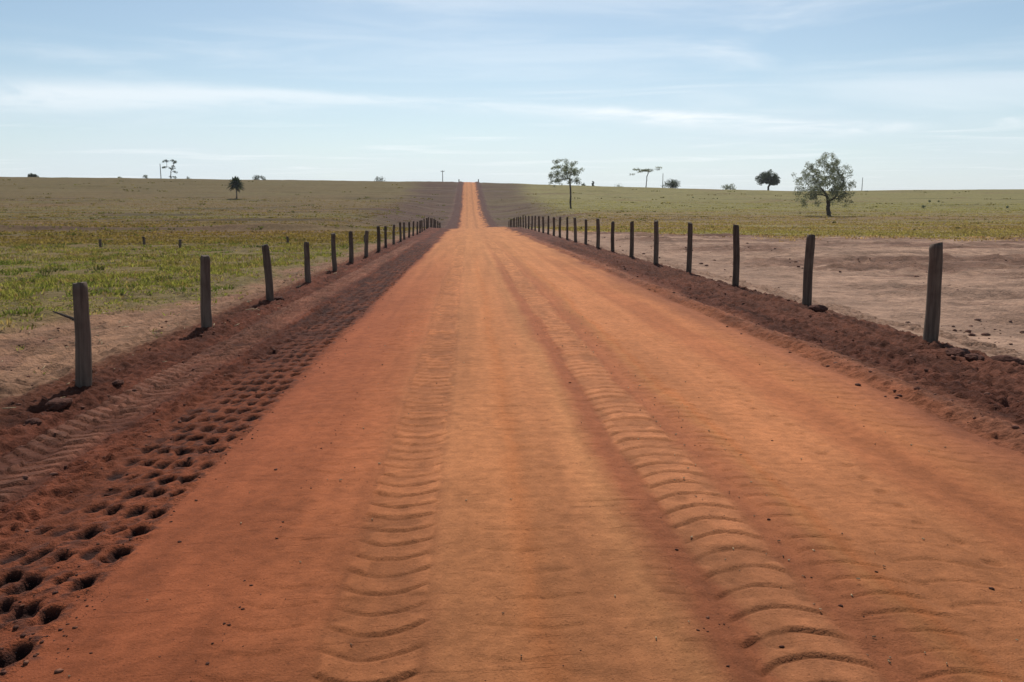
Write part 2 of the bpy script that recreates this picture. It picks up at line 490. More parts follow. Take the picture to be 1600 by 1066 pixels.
    gr = mixc(gr, (.210, .130, .068), ss(0.2, 0.6, n1) * 0.5)
    gr = mixc(gr, (.215, .180, .060), np.exp(-((b + 6) / 7) ** 2) * 0.6)
    gr = gr * (1 - 0.28 * ss(0.15, 0.5, st) * ss(90, 140, y))[..., None]
    rt = mixc(tan, gr, 1 - ss(-7.0, 6.0, b + 8 * fbm(x * 0.5, y * 0.9, 240, 3)))
    c = mixc(c, rt, right)
    tr = box(6.94, 7.30, 0.03, wl) * nr
    c = mixc(c, (.185, .100, .066), tr * (1 - 0.75 * np.clip(lugs(wl, y, 7.12, 0.17, 0.20, 0.0, 0.65, 109) * 1.5, 0, 1)) * 0.8)
    # turned soil beside the road on the hill
    up = ss(110, 175, y)
    sx = np.abs(x - 0.8 + 6 * n1)
    soil = np.array([.082, .038, .028]) * (1 + 0.30 * fbm(x * 0.05, y * 0.35, 235, 3))[..., None]
    soil = mixc(soil, (.150, .095, .076), ss(0.15, 0.5, fbm(x * 0.03, y * 0.45, 237, 3)) * 0.6)
    side = (1 - ss(14, 27, sx - 0.012 * y)) * ss(3.3, 4.2, np.abs(x - 1.15))
    c = mixc(c, soil, up * side * (0.80 + 0.25 * n2))
    bank = np.maximum(np.exp(-((x + 3.4) / 0.9) ** 2), np.exp(-((x - 5.5) / 0.9) ** 2)) * up
    c = mixc(c, (.095, .040, .029), bank * 0.9)
    return np.clip(c, 0.004, 1)


# ------------------------------------------------------------------ materials
def new_mat(name):
    m = bpy.data.materials.new(name)
    m.use_nodes = True
    m.node_tree.nodes.clear()
    return m, NT(m.node_tree)


def finish(n, col, rough, bump_h=None, bump_s=0.5, bump_d=0.01, spec=0.2):
    b = n.node('ShaderNodeBsdfPrincipled')
    n.put(b.inputs['Base Color'], col)
    n.put(b.inputs['Roughness'], rough)
    b.inputs['Specular IOR Level'].default_value = spec
    if bump_h is not None:
        bp = n.node('ShaderNodeBump')
        bp.inputs['Strength'].default_value = bump_s
        bp.inputs['Distance'].default_value = bump_d
        n.put(bp.inputs['Height'], bump_h)
        n.t.links.new(bp.outputs[0], b.inputs['Normal'])
    o = n.node('ShaderNodeOutputMaterial')
    n.t.links.new(b.outputs[0], o.inputs[0])
    return b


def ground_material(name, fine, bump_d, coarse=0.0):
    m, n = new_mat(name)
    at_ = n.node('ShaderNodeAttribute', attribute_name='soil')
    geo = n.node('ShaderNodeNewGeometry')
    pos = geo.outputs['Position']
    f1 = n.noise(pos, fine, 6.0, 0.62)
    f2 = n.noise(pos, fine * 5.5, 3.0, 0.6)
    f3 = n.noise(pos, fine * 0.16, 4.0, 0.55)
    v = n.m('ADD', n.m('MULTIPLY', f1, 0.5), n.m('ADD', n.m('MULTIPLY', f2, 0.25), n.m('MULTIPLY', f3, 0.25)))
    k = n.smooth(v, 0.34, 0.66, *((0.80, 1.21) if coarse else (0.64, 1.34)))
    kc = n.vec(k, k, k)
    c = n.mix(1.0, at_.outputs['Color'], kc, 'MULTIPLY')
    speck = n.smooth(n.noise(pos, fine * 3.0, 2.0, 0.5), 0.66, 0.74, 0.0, 0.55)
    c = n.mix(speck, c, n.mix(1.0, c, (0.45, 0.42, 0.42), 'MULTIPLY'))
    h = n.m('ADD', f1, n.m('MULTIPLY', f2, 0.35))
    if coarse:          # thin drying cracks and drag lines lying across the road
        mp = n.node('ShaderNodeMapping')
        n.t.links.new(pos, mp.inputs[0])
        mp.inputs['Scale'].default_value = (1.7, 15.0, 1.0)
        cr = n.noise(mp.outputs[0], 1.0, 5.0, 0.6, 0.7)
        ln = n.smooth(cr, 0.585, 0.68, 0.0, coarse)
        c = n.mix(ln, c, n.mix(1.0, c, (0.52, 0.46, 0.44), 'MULTIPLY'))
        h = n.m('SUBTRACT', h, n.m('MULTIPLY', ln, 0.9))
        gr1 = n.noise(pos, 120.0, 2.0, 0.6)
        gr2 = n.noise(pos, 75.0, 2.0, 0.6, 0.5)
        c = n.mix(n.smooth(gr1, 0.57, 0.70, 0.0, 0.60), c, n.mix(1.0, c, (0.50, 0.44, 0.42), 'MULTIPLY'))
        c = n.mix(n.smooth(gr2, 0.60, 0.72, 0.0, 0.55), c, n.mix(1.0, c, (1.35, 1.42, 1.5), 'MULTIPLY'))
        h = n.m('ADD', h, n.m('MULTIPLY', gr1, 0.35))
    finish(n, c, 0.96, h, 0.75, bump_d, 0.12)
    return m


M_ROAD = ground_material('packed red earth', 11.0, 0.014, 0.20)
M_VERGE = ground_material('loose red earth', 16.0, 0.055)
M_FIELD = ground_material('pasture earth', 3.2, 0.16)


def attr_leaf_material(name, trans=0.35):
    m, n = new_mat(name)
    a = n.node('ShaderNodeAttribute', attribute_name='tint')
    d = n.node('ShaderNodeBsdfDiffuse')
    t = n.node('ShaderNodeBsdfTranslucent')
    n.put(d.inputs[0], a.outputs['Color'])
    n.put(t.inputs[0], n.mix(1.0, a.outputs['Color'], (1.15, 1.2, 0.75), 'MULTIPLY'))
    mx = n.node('ShaderNodeMixShader')
    mx.inputs[0].default_value = trans
    n.t.links.new(d.outputs[0], mx.inputs[1])
    n.t.links.new(t.outputs[0], mx.inputs[2])
    o = n.node('ShaderNodeOutputMaterial')
    n.t.links.new(mx.outputs[0], o.inputs[0])
    return m


M_GRASS = attr_leaf_material('grass blades', 0.5)
M_LEAF = attr_leaf_material('tree leaves', 0.40)


def wood_material(name, a, b_, scale=1.0):
    m, n = new_mat(name)
    tcn = n.node('ShaderNodeTexCoord')
    mp = n.node('ShaderNodeMapping')
    n.t.links.new(tcn.outputs['Object'], mp.inputs[0])
    mp.inputs['Scale'].default_value = (26 * scale, 26 * scale, 1.6 * scale)
    oi = n.node('ShaderNodeObjectInfo')
    gr = n.noise(mp.outputs[0], 1.0, 6.0, 0.65, 0.4)
    big = n.noise(tcn.outputs['Object'], 3.5 * scale, 4.0)
    c = n.mix(n.smooth(gr, 0.30, 0.70), a, b_)
    c = n.mix(n.smooth(big, 0.45, 0.75, 0.0, 0.6), c, (0.060, 0.038, 0.028))
    hv = n.smooth(oi.outputs['Random'], 0.0, 1.0, 0.75, 1.2)
    c = n.mix(1.0, c, n.vec(hv, hv, hv), 'MULTIPLY')
    finish(n, c, 0.9, gr, 0.8, 0.012, 0.15)
    return m


M_POST = wood_material('weathered post wood', (0.085, 0.060, 0.045), (0.165, 0.120, 0.088))
M_BARK = wood_material('grey bark', (0.060, 0.048, 0.040), (0.130, 0.105, 0.085), 0.3)
M_POLE = wood_material('utility pole wood', (0.10, 0.09, 0.085), (0.16, 0.15, 0.14), 0.3)


def tint_solid(name):
    m, n = new_mat(name)
    a = n.node('ShaderNodeAttribute', attribute_name='tint')
    geo = n.node('ShaderNodeNewGeometry')
    f = n.noise(geo.outputs['Position'], 60.0, 4.0)
    k = n.smooth(f, 0.3, 0.7, 0.7, 1.25)
    finish(n, n.mix(1.0, a.outputs['Color'], n.vec(k, k, k), 'MULTIPLY'), 0.95, f, 0.6, 0.01, 0.1)
    return m


M_CLOD = tint_solid('clods of red earth')


# ------------------------------------------------------------------ mesh helpers
def mesh_from(name, verts, faces_flat, per, mat, tint=None, attr='tint', smooth=False):
    me = bpy.data.meshes.new(name)
    verts = np.ascontiguousarray(verts, dtype=np.float32)
    nf = len(faces_flat) // per
    me.vertices.add(len(verts))
    me.vertices.foreach_set('co', verts.ravel())
    me.loops.add(len(faces_flat))
    me.loops.foreach_set('vertex_index', np.ascontiguousarray(faces_flat, dtype=np.int32))
    me.polygons.add(nf)
    me.polygons.foreach_set('loop_start', np.arange(0, nf * per, per, dtype=np.int32))
    me.polygons.foreach_set('loop_total', np.full(nf, per, dtype=np.int32))
    if smooth:
        me.polygons.foreach_set('use_smooth', np.ones(nf, dtype=bool))
    me.update(calc_edges=True)
    if tint is not None:
        a = me.attributes.new(attr, 'FLOAT_COLOR', 'POINT')
        rgba = np.ones((len(verts), 4), np.float32)
        rgba[:, :3] = tint
        a.data.foreach_set('color', rgba.ravel())
    me.materials.append(mat)
    return me


def link(name, me, parent=None, loc=(0, 0, 0)):
    o = bpy.data.objects.new(name, me)
    COL.objects.link(o)
    o.parent = parent
    o.location = loc
    return o


def tag(o, label=None, cat=None, group=None, kind=None):
    for k, v in (('label', label), ('category', cat), ('group', group), ('kind', kind)):
        if v:
            o[k] = v
    return o


def grid(xs, ys, drop=0.0):
    X, Y = np.meshgrid(xs, ys)
    Z = ground(X, Y) - drop
    if abs(ys[0] - 45.4) < 0.01:          # the coarse far grid tucks under the fine near one
        Z[0] -= 0.10
        Z[1] -= 0.004
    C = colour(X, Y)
    nx, ny = len(xs), len(ys)
    idx = np.arange(nx * ny).reshape(ny, nx)
    f = np.stack([idx[:-1, :-1], idx[:-1, 1:], idx[1:, 1:], idx[1:, :-1]], -1).reshape(-1)
    return np.stack([X, Y, Z], -1).reshape(-1, 3), f, C.reshape(-1, 3)


def sheet(name, parts, mat, label):
    V, Fc, Cc, n = [], [], [], 0
    for v, f, c in parts:
        V.append(v)
        Fc.append(f + n)
        Cc.append(c)
        n += len(v)
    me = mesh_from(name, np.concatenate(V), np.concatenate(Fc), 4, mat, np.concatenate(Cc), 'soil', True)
    o = link(name, me)
    tag(o, label, None, None, 'structure')
    return o


# ------------------------------------------------------------------ ground sheets
Y_BACK = np.array([-60, -30, -14, -7, -3, -1, 0, 0.5, 0.9, 1.2])
Y_NEAR = np.concatenate([Y_BACK, np.geomspace(1.9, 46.0, 850)])
Y_NEAR_C = np.concatenate([Y_BACK, np.geomspace(1.9, 46.0, 300)])
Y_FAR = np.concatenate([[45.4], np.geomspace(46.05, 560.0, 320), np.geomspace(575, 2600, 30)])

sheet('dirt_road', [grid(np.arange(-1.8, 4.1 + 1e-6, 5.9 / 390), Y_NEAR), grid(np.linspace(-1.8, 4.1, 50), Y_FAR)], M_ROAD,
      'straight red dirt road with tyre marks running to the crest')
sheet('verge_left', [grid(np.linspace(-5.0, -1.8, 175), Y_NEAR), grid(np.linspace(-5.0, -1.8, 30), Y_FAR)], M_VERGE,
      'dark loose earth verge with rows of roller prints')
sheet('verge_right', [grid(np.linspace(4.1, 7.4, 135), Y_NEAR), grid(np.linspace(4.1, 7.4, 30), Y_FAR)], M_VERGE,
      'dark loose earth verge beside the bare sandy field')


def outward(x0, sign, first=0.05, growth=1.037, stop=1800.0):
    xs, s = [x0], first
    while abs(xs[-1]) < stop:
        xs.append(xs[-1] + sign * s)
        s *= growth
    return np.array(xs)


XL = outward(-4.9, -1)[::-1]
XR = outward(7.3, 1)
fa, fb = grid(XL, Y_NEAR_C), grid(XL, Y_FAR)
for q_ in (fa, fb):
    q_[0][q_[0][:, 0] > -4.95, 2] -= 0.05
sheet('pasture_left', [fa, fb], M_FIELD, 'rough pasture rising to a low hill')
fa, fb = grid(XR, Y_NEAR_C), grid(XR, Y_FAR)
for q_ in (fa, fb):
    q_[0][q_[0][:, 0] < 7.34, 2] -= 0.05
sheet('pasture_right', [fa, fb], M_FIELD, 'bare sandy ground and green hillside pasture')


# ------------------------------------------------------------------ grass
def tufts(name, xs, ys, h, spread, nb, col, label, lean=0.5, bw=0.012):
    """blades, each two triangles bent once; arrays are per tuft"""
    n = len(xs)
    zs = ground(xs, ys) - 0.02
    N = n * nb
    rep = lambda a: np.repeat(a, nb)
    a = RNG.uniform(0, 2 * np.pi, N)
    rr = np.sqrt(RNG.uniform(0, 1, N)) * rep(spread)
    bx, by = rep(xs) + rr * np.cos(a), rep(ys) + rr * np.sin(a)
    bz = rep(zs)
    hh = rep(h) * RNG.uniform(0.55, 1.15, N)
    la = a + RNG.normal(0, 0.7, N)
    ln = hh * RNG.uniform(0.15, 1.0, N) * lean
    wa = RNG.uniform(0, 2 * np.pi, N)
    w = rep(bw if isinstance(bw, np.ndarray) else np.full(n, bw)) * RNG.uniform(0.7, 1.4, N)
    ox, oy = np.cos(wa) * w, np.sin(wa) * w
    v = np.empty((N, 5, 3))
    v[:, 0] = np.stack([bx - ox, by - oy, bz], -1)
    v[:, 1] = np.stack([bx + ox, by + oy, bz], -1)
    mx, my, mz = bx + np.cos(la) * ln * 0.35, by + np.sin(la) * ln * 0.35, bz + hh * 0.62
    v[:, 2] = np.stack([mx + ox * .8, my + oy * .8, mz], -1)
    v[:, 3] = np.stack([mx - ox * .8, my - oy * .8, mz], -1)
    v[:, 4] = np.stack([bx + np.cos(la) * ln, by + np.sin(la) * ln, bz + hh], -1)
    i0 = np.arange(N) * 5
    f = np.stack([i0, i0 + 1, i0 + 2, i0, i0 + 2, i0 + 3, i0 + 3, i0 + 2, i0 + 4], -1).reshape(-1)
    c = np.repeat(np.repeat(col, nb, 0) * RNG.uniform(0.75, 1.3, (N, 1)), 5, 0)
    o = link(name, mesh_from(name, v.reshape(-1, 3), f, 3, M_GRASS, c))
    tag(o, label, 'grass', None, 'stuff')
    return o


def palette(n, cols, ws):
    c = np.array(cols)[RNG.choice(len(cols), n, p=np.array(ws) / np.sum(ws))]
    return c * RNG.uniform(0.8, 1.2, (n, 1))


def wedge(n, y0, y1, side, x0):
    """random ground points left (-1) or right (+1) of x0, denser near"""
    y = np.exp(RNG.uniform(np.log(y0), np.log(y1), n))
    x = x0 + side * RNG.uniform(0, 1, n) * (0.80 * y + 4)
    return x, y


GREENS = [(.240, .228, .060), (.290, .262, .080), (.190, .188, .050), (.340, .265, .115), (.290, .190, .092)]
x, y = wedge(36000, 7.0, 60.0, -1, -4.9)
d = grass_edge(y) - x
keep = (d + 0.9 * fbm(x * 1.1, y * 1.1, 301, 3) > 0.1) & (RNG.uniform(0, 1, len(x)) < 0.25 + 0.75 * ss(-0.35, 0.25, fbm(x * 0.55, y * 0.55, 303, 3)) * ss(0, 1.5, d))
x, y, d = x[keep], y[keep], d[keep]
lush = ss(-0.25, 0.35, fbm(x * 0.35, y * 0.30, 305, 4)) * (1 - 0.6 * ss(28, 60, y))
dry = ss(0.05, 0.35, fbm(x * 0.28 + 7, y * 0.24, 306, 4))[:, None]
c1 = palette(len(x), GREENS, [3.5, 3.5, 3, 2.2, 2.2])
c2 = palette(len(x), [(.25, .17, .072), (.22, .15, .060), (.215, .165, .060)], [2, 2, 2])
c1 = c1 * (1 - 0.45 * dry) + palette(len(x), [(.31, .22, .10), (.26, .17, .08)], [1, 1]) * 0.45 * dry
bw_ = ss(26, 60, y + 12 * fbm(x * 0.07, y * 0.1, 307, 2))[:, None] * 0.9
tufts('pasture_grass', x, y, (0.05 + 0.11 * lush) * (0.7 + 0.3 * ss(0, 2, d)), 0.09 + 0.0036 * y, 8, c1 * (1 - bw_) + c2 * bw_,
      'green and straw coloured pasture grass beside the fence', 1.3, 0.005 + 0.00034 * y)
# far, shorter sward seen as tussocks, both sides
for side, x0, nn in ((-1, -6.0, 22000), (1, 8.0, 22000)):
    x, y = wedge(nn, 48.0, 300.0, side, x0)
    if side > 0:
        ok = RNG.uniform(0, 1, len(x)) < ss(11.0, -9.0, bare_edge(x, y) + 9 * fbm(x * 0.4, y * 0.5, 241, 3))
    else:
        ok = np.abs(y - (82 + 0.03 * x + 3.0 * fbm(x * 0.02, y * 0, 67, 2)) + 1.2) > 2.2
        ok &= fbm(x * 0.030, y * 0.20, 239, 4) < 0.35
    hill_soil = (y > 120) & (np.abs(x - 0.8) < 18 + 0.012 * y)
    ok &= RNG.uniform(0, 1, len(x)) < np.where(hill_soil, 0.12, 1.0)
    x, y = x[ok], y[ok]
    c = colour(x, y) * 1.45
    c = c * 0.85 + 0.15 * palette(len(x), GREENS, [2, 2, 2, 2, 2])
    tufts('hillside_grass', x, y, 0.10 + 0.06 * RNG.uniform(0, 1, len(x)), 0.15 + 0.0060 * y, 4, c,
          'short dry grass over the left hillside' if side < 0 else 'short yellow green grass over the right hillside', 0.7, 0.02 + 0.0007 * y)
# low dark weeds in drifts across both hillsides and clumps among the near grass
for side, x0, nn, y0, y1, lab in ((-1, -5.5, 2600, 50.0, 420.0, 'dark low weeds in drifts across the left hillside'), (1, 9.0, 1200, 75.0, 420.0, 'dark low weeds in drifts across the right hillside')):
    x, y = wedge(nn, y0, y1, side, x0)
    ok = RNG.uniform(0, 1, nn) < 0.05 + 0.95 * ss(0.05, 0.45, fbm(x * 0.030, y * 0.20, 239, 4))
    if side > 0:
        ok &= bare_edge(x, y) < -4
    x, y = x[ok], y[ok]
    tufts('hillside_weeds', x, y, 0.10 + 0.0008 * y + 0.14 * RNG.uniform(0, 1, len(x)) ** 2, 0.25 + 0.0045 * y, 5, palette(len(x), [(.150, .125, .045), (.17, .125, .05), (.125, .115, .042)], [2, 2, 1]), lab, 0.9, 0.03 + 0.0010 * y)
x, y = wedge(2600, 9.0, 60.0, -1, -5.2)
ok = (grass_edge(y) - x > 0.2) & (fbm(x * 0.5, y * 0.4, 311, 3) > 0.08)
x, y = x[ok], y[ok]
tufts('pasture_weeds', x, y, RNG.uniform(0.04, 0.17, len(x)), 0.12 + 0.004 * y, 18, palette(len(x), [(.13, .15, .045), (.17, .18, .05), (.11, .11, .045)], [2, 2, 1]), 'dark leafy weeds growing among the pasture grass', 1.3, 0.008 + 0.0004 * y)
# sparse sprigs on the sand by the left fence
x = RNG.uniform(-9, -4.6, 420)
y = RNG.uniform(6, 40, 420)
ok = RNG.uniform(0, 1, 420) < 0.15 + 0.85 * ss(0.0, 0.5, fbm(x * 0.9, y * 0.5, 309, 2))
x, y = x[ok], y[ok]
tufts('sand_sprigs', x, y, RNG.uniform(0.03, 0.10, len(x)), np.full(len(x), 0.08), 7, palette(len(x), GREENS, [3, 2, 2, 1, 1]), 'sparse green sprigs on the bare sand by the fence', 1.2, 0.009)


# ------------------------------------------------------------------ crumbs and straw lying on the ground
ICO_V = []
_p = (1 + 5 ** 0.5) / 2
for a_, b_ in ((-1, _p), (1, _p), (-1, -_p), (1, -_p)):
    ICO_V += [(a_, b_, 0), (0, a_, b_), (b_, 0, a_)]
ICO_V = np.array(ICO_V, float) / math.sqrt(1 + _p * _p)


def hull_faces(v):
    import bmesh
    bm = bmesh.new()
    for c in v:
        bm.verts.new(c)
    bmesh.ops.convex_hull(bm, input=bm.verts)
    bm.verts.index_update()
    f = [[q.index for q in fc.verts] for fc in bm.faces]
    bm.free()
    return np.array(f)


ICO_F = hull_faces(ICO_V)


def lumps(name, xs, ys, size, col, label, flat=0.65):
    n = len(xs)
    z = ground(xs, ys)
    j = 1 + RNG.normal(0, 0.22, (n, 12, 1))
    v = ICO_V[None] * j * size[:, None, None]
    a = RNG.uniform(0, 2 * np.pi, n)
    ca, sa = np.cos(a)[:, None], np.sin(a)[:, None]
    sx = RNG.uniform(0.8, 1.5, n)[:, None]
    X, Y = v[..., 0] * sx, v[..., 1]
    v = np.stack([X * ca - Y * sa + xs[:, None], X * sa + Y * ca + ys[:, None], v[..., 2] * flat + z[:, None] + size[:, None] * 0.25], -1)
    f = (ICO_F[None] + (np.arange(n) * 12)[:, None, None]).reshape(-1)
    c = np.repeat(col, 12, 0)
    o = link(name, mesh_from(name, v.reshape(-1, 3), f, 3, M_CLOD, c))
    tag(o, label, 'soil', None, 'stuff')
    return o


def on_lines(n, specs, y0=2.3, y1=26.0):
    xs, ys, sz = [], [], []
    tot = sum(s[2] for s in specs)
    for xc, sd, w, s0, s1 in specs:
        k = int(n * w / tot)
        y = np.exp(RNG.uniform(np.log(y0), np.log(y1), k))
        xs.append(RNG.normal(xc, sd, k))
        ys.append(y)
        sz.append(s0 + (s1 - s0) * RNG.uniform(0, 1, k) ** 3.5)
    return np.concatenate(xs), np.concatenate(ys), np.concatenate(sz)


x, y, s = on_lines(2600, [(-1.06, 0.035, 6, .002, .009), (-1.25, 0.45, 6, .0016, .005), (-2.2, 0.33, 22, .003, .015), (-1.80, 0.06, 9, .003, .012), (1.03, 0.06, 2.5, .003, .014),
                          (1.72, 0.06, 2.5, .002, .010), (0.3, 1.0, 4, .002, .006), (2.6, 0.7, 2.5, .002, .010)], 2.3, 20)
clump = ss(0.40, 0.66, vn(x * 3, y * 2.3, 401))
keep = RNG.uniform(0, 1, len(x)) < 0.12 + 0.88 * clump
x, y, s = x[keep], y[keep], s[keep]
lumps('road_crumbs', x, y, s, palette(len(x), [(.075, .032, .022), (.11, .045, .03), (.20, .085, .05)], [3, 3, 1]), 'dark crumbs of damp soil scattered on the road', 0.45)
x, y, s = on_lines(2400, [(-3.9, 0.30, 6, .004, .026), (-2.85, 0.20, 6, .004, .022), (4.5, 0.22, 6, .004, .026), (5.4, 0.55, 11, .005, .034), (6.35, 0.16, 4, .005, .036), (-5.6, 0.9, 5, .004, .022)], 3.5, 40)
lumps('verge_clods', x, y, s, palette(len(x), [(.13, .057, .038), (.17, .074, .050), (.22, .10, .066)], [2, 2, 2]), 'loose lumps of dark red soil along both verges')
x = 7.5 + RNG.uniform(0, 1, 2600) ** 1.4 * 34
y = np.exp(RNG.uniform(np.log(8), np.log(58), 2600))
k = fbm(x * 0.09 + 4, y * 0.24, 43, 3)
ok = (bare_edge(x, y) > -1) & (RNG.uniform(0, 1, len(x)) < 0.04 + 0.96 * ss(0.0, 0.35, k))
x, y = x[ok], y[ok]
lumps('field_clods', x, y, 0.012 + 0.055 * RNG.uniform(0, 1, len(x)) ** 3, palette(len(x), [(.19, .10, .07), (.26, .15, .11), (.14, .07, .05)], [2, 2, 1]), 'soil lumps strewn over the bare sandy field')


def straws(name, xs, ys, ln, label):
    n = len(xs)
    z = ground(xs, ys) + 0.004
    a = RNG.uniform(0, 2 * np.pi, n)
    w = RNG.uniform(0.0010, 0.0022, n) + 0.0003 * ys
    dxs, dys = np.cos(a) * ln, np.sin(a) * ln
    ox, oy = -np.sin(a) * w, np.cos(a) * w
    tz = z + RNG.uniform(0.0, 0.25, n) * ln
    v = np.stack([np.stack([xs - ox, ys - oy, z], -1), np.stack([xs + ox, ys + oy, z], -1), np.stack([xs, ys, z + 2 * w], -1),
                  np.stack([xs + dxs - ox, ys + dys - oy, tz], -1), np.stack([xs + dxs + ox, ys + dys + oy, tz], -1), np.stack([xs + dxs, ys + dys, tz + 2 * w], -1)], 1)
    i0 = (np.arange(n) * 6)[:, None]
    f = (i0 + np.array([[0, 1, 4, 0, 4, 3, 1, 2, 5, 1, 5, 4, 2, 0, 3, 2, 3, 5, 0, 2, 1, 3, 4, 5]])).reshape(-1)
    c = np.repeat(palette(n, [(.42, .33, .20), (.34, .24, .14), (.25, .15, .09)], [3, 2, 2]), 6, 0)
    tag(link(name, mesh_from(name, v.reshape(-1, 3), f, 3, M_CLOD, c)), label, 'straw', None, 'stuff')


n = 170
y = np.exp(RNG.uniform(np.log(2.4), np.log(14), n))
x = np.where(RNG.uniform(0, 1, n) < 0.5, RNG.normal(1.7, 0.22, n), RNG.uniform(-1.7, 3.8, n))
straws('road_straw', x, y, RNG.uniform(0.004, 0.020, n), 'bits of dry straw scattered on the road')
n = 300
straws('sand_straw', RNG.uniform(-8.5, -3.6, n), RNG.uniform(5, 26, n), RNG.uniform(0.03, 0.16, n), 'dry stalks lying on the sand by the left fence')


# ------------------------------------------------------------------ tubes, posts, poles
def tube(pts, rads, sides=6, cap=True, jitter=0.0, square=0.0):
    pts = np.array(pts, float)
    V, Fq = [], []
    n = len(pts)
    for i in range(n):
        t = pts[min(i + 1, n - 1)] - pts[max(i - 1, 0)]
        t /= np.linalg.norm(t) + 1e-9
        u = np.cross(t, (0.31, 0.95, 0.05) if abs(t[2]) > 0.6 else (0, 0, 1.0))
        u /= np.linalg.norm(u)
        w = np.cross(t, u)
        for k in range(sides):
            a = 2 * math.pi * k / sides
            r = rads[i]
            if square:
                r = r * (1 - square) + square * r * min(1 / max(abs(math.cos(a)), abs(math.sin(a))), 1.32)
            r *= 1 + random.uniform(-jitter, jitter)
            V.append(pts[i] + (u * math.cos(a) + w * math.sin(a)) * r)
    for i in range(n - 1):
        for k in range(sides):
            a, b = i * sides + k, i * sides + (k + 1) % sides
            Fq.append((a, b, b + sides, a + sides))
    if cap:
        Fq.append(tuple(range(sides))[::-1])
        Fq.append(tuple(range((n - 1) * sides, n * sides)))
    return V, Fq


def py_mesh(name, V, Fq, mat, smooth=False):
    me = bpy.data.meshes.new(name)
    me.from_pydata([tuple(v) for v in V], [], Fq)
    if smooth:
        me.polygons.foreach_set('use_smooth', [True] * len(me.polygons))
    me.materials.append(mat)
    me.update()
    return me


def post_mesh(h, w, seed):
    """hewn round-cornered post, uneven, with a chipped sloping head; foot 0.3 m in the ground"""
    random.seed(seed)
    lv = [-0.3, 0.0, 0.12, 0.3, 0.5, 0.68, 0.84, 0.95, 1.0]
    sx, sy = random.uniform(-.02, .02), random.uniform(-.02, .02)
    pts = [(sx * math.sin(3 * t) + random.uniform(-.004, .004), sy * math.sin(2.4 * t + 1) + random.uniform(-.004, .004), t * h) for t in lv]
    rads = [w * 0.5 * (1.06 - 0.10 * max(t, 0)) * random.uniform(0.97, 1.03) for t in lv]
    rads[-1] *= 0.90
    V, Fq = tube(pts, rads, 12, True, 0.018, 0.5)
    tilt = random.uniform(-.12, .12), random.uniform(-.12, .12)
    for k in range(len(V) - 12, len(V)):
        V[k] = V[k] + np.array([0, 0, V[k][0] * tilt[0] * 2 + V[k][1] * tilt[1] * 2 + random.uniform(-.006, .006)])
    me = py_mesh('fence_post', V, Fq, M_POST)
    me.polygons.foreach_set('use_smooth', [len(p.vertices) == 4 for p in me.polygons])
    return me


POSTS_L = [post_mesh(1.10, 0.135, s) for s in range(5)]
POSTS_R = [post_mesh(1.37, 0.155, s + 20) for s in range(5)]
random.seed(5)


def place_post(me, x, y, lean, sc, label, group, rz=None):
    o = link('fence_post', me, None, (x, y, gz(x, y) - 0.03))
    o.rotation_euler = (lean[1], lean[0], rz if rz is not None else random.uniform(-0.5, 0.5))
    o.scale = (sc[0], sc[0], sc[1])
    return tag(o, label, 'fence post', group)


ORD = ['', 'second', 'third', 'fourth', 'fifth', 'sixth', 'seventh', 'eighth', 'ninth', 'tenth', 'eleventh', 'twelfth', 'thirteenth', 'fourteenth']
first = None
for n_, d_ in enumerate(L_D):
    if n_ == 0:
        lab = 'weathered wooden fence post with a short stick jutting from its side'
    elif n_ < 14:
        lab = f'wooden fence post in the pasture side row, {ORD[n_]} along from the one with a stick' if n_ > 1 else \
              'wooden fence post in the pasture side row, next along from the one with a stick'
    else:
        lab = 'small wooden fence post of the pasture side row near the brow of the road'
    lean = (0.045, 0.0) if n_ == 0 else (random.gauss(0.012, 0.02), random.gauss(0, 0.02))
    jx = 0 if n_ < 3 else random.uniform(-.06, .06)
    o = place_post(POSTS_L[n_ % 5], L_X + jx, d_, lean, (random.uniform(.92, 1.08) * (1 if d_ < 120 else .6), random.uniform(.96, 1.05)), lab, 'posts of the pasture side fence row', 0.12 if n_ == 0 else None)
    if n_ == 0:
        first = o
V, Fq = tube([(0.02, 0.0, 0.68), (-0.10, 0.02, 0.74), (-0.20, 0.03, 0.775), (-0.27, 0.03, 0.80)], [0.016, 0.014, 0.011, 0.006], 7, True, 0.1)
link('side_stick', py_mesh('side_stick', V, Fq, M_BARK), first)
for n_, d_ in enumerate(R_D):
    if n_ == 0:
        lab = 'stout dark fence post leaning at the end of the bare field row, soil heaped behind'
    elif n_ < 14:
        lab = f'dark fence post beside the bare sandy field, {ORD[n_]} along from the stout end post' if n_ > 1 else \
              'dark fence post beside the bare sandy field, next along from the stout end post'
    else:
        lab = 'small wooden fence post of the bare field row near the brow of the road'
    lean = {0: (-0.035, 0.0), 1: (0.0, 0.0), 2: (-0.035, 0.0), 3: (-0.01, 0.02)}.get(n_, (random.gauss(-0.010, 0.018), random.gauss(0, 0.02)))
    sc = {0: (1.08, 0.98), 1: (1.02, 0.97), 2: (0.92, 1.08), 3: (0.9, 1.04)}.get(n_, (random.uniform(.9, 1.08) * (1 if d_ < 120 else .6), random.uniform(.97, 1.06)))
    place_post(POSTS_R[n_ % 5], R_X, d_, lean, sc, lab, 'posts of the bare field fence row', 0.1 if n_ < 2 else None)

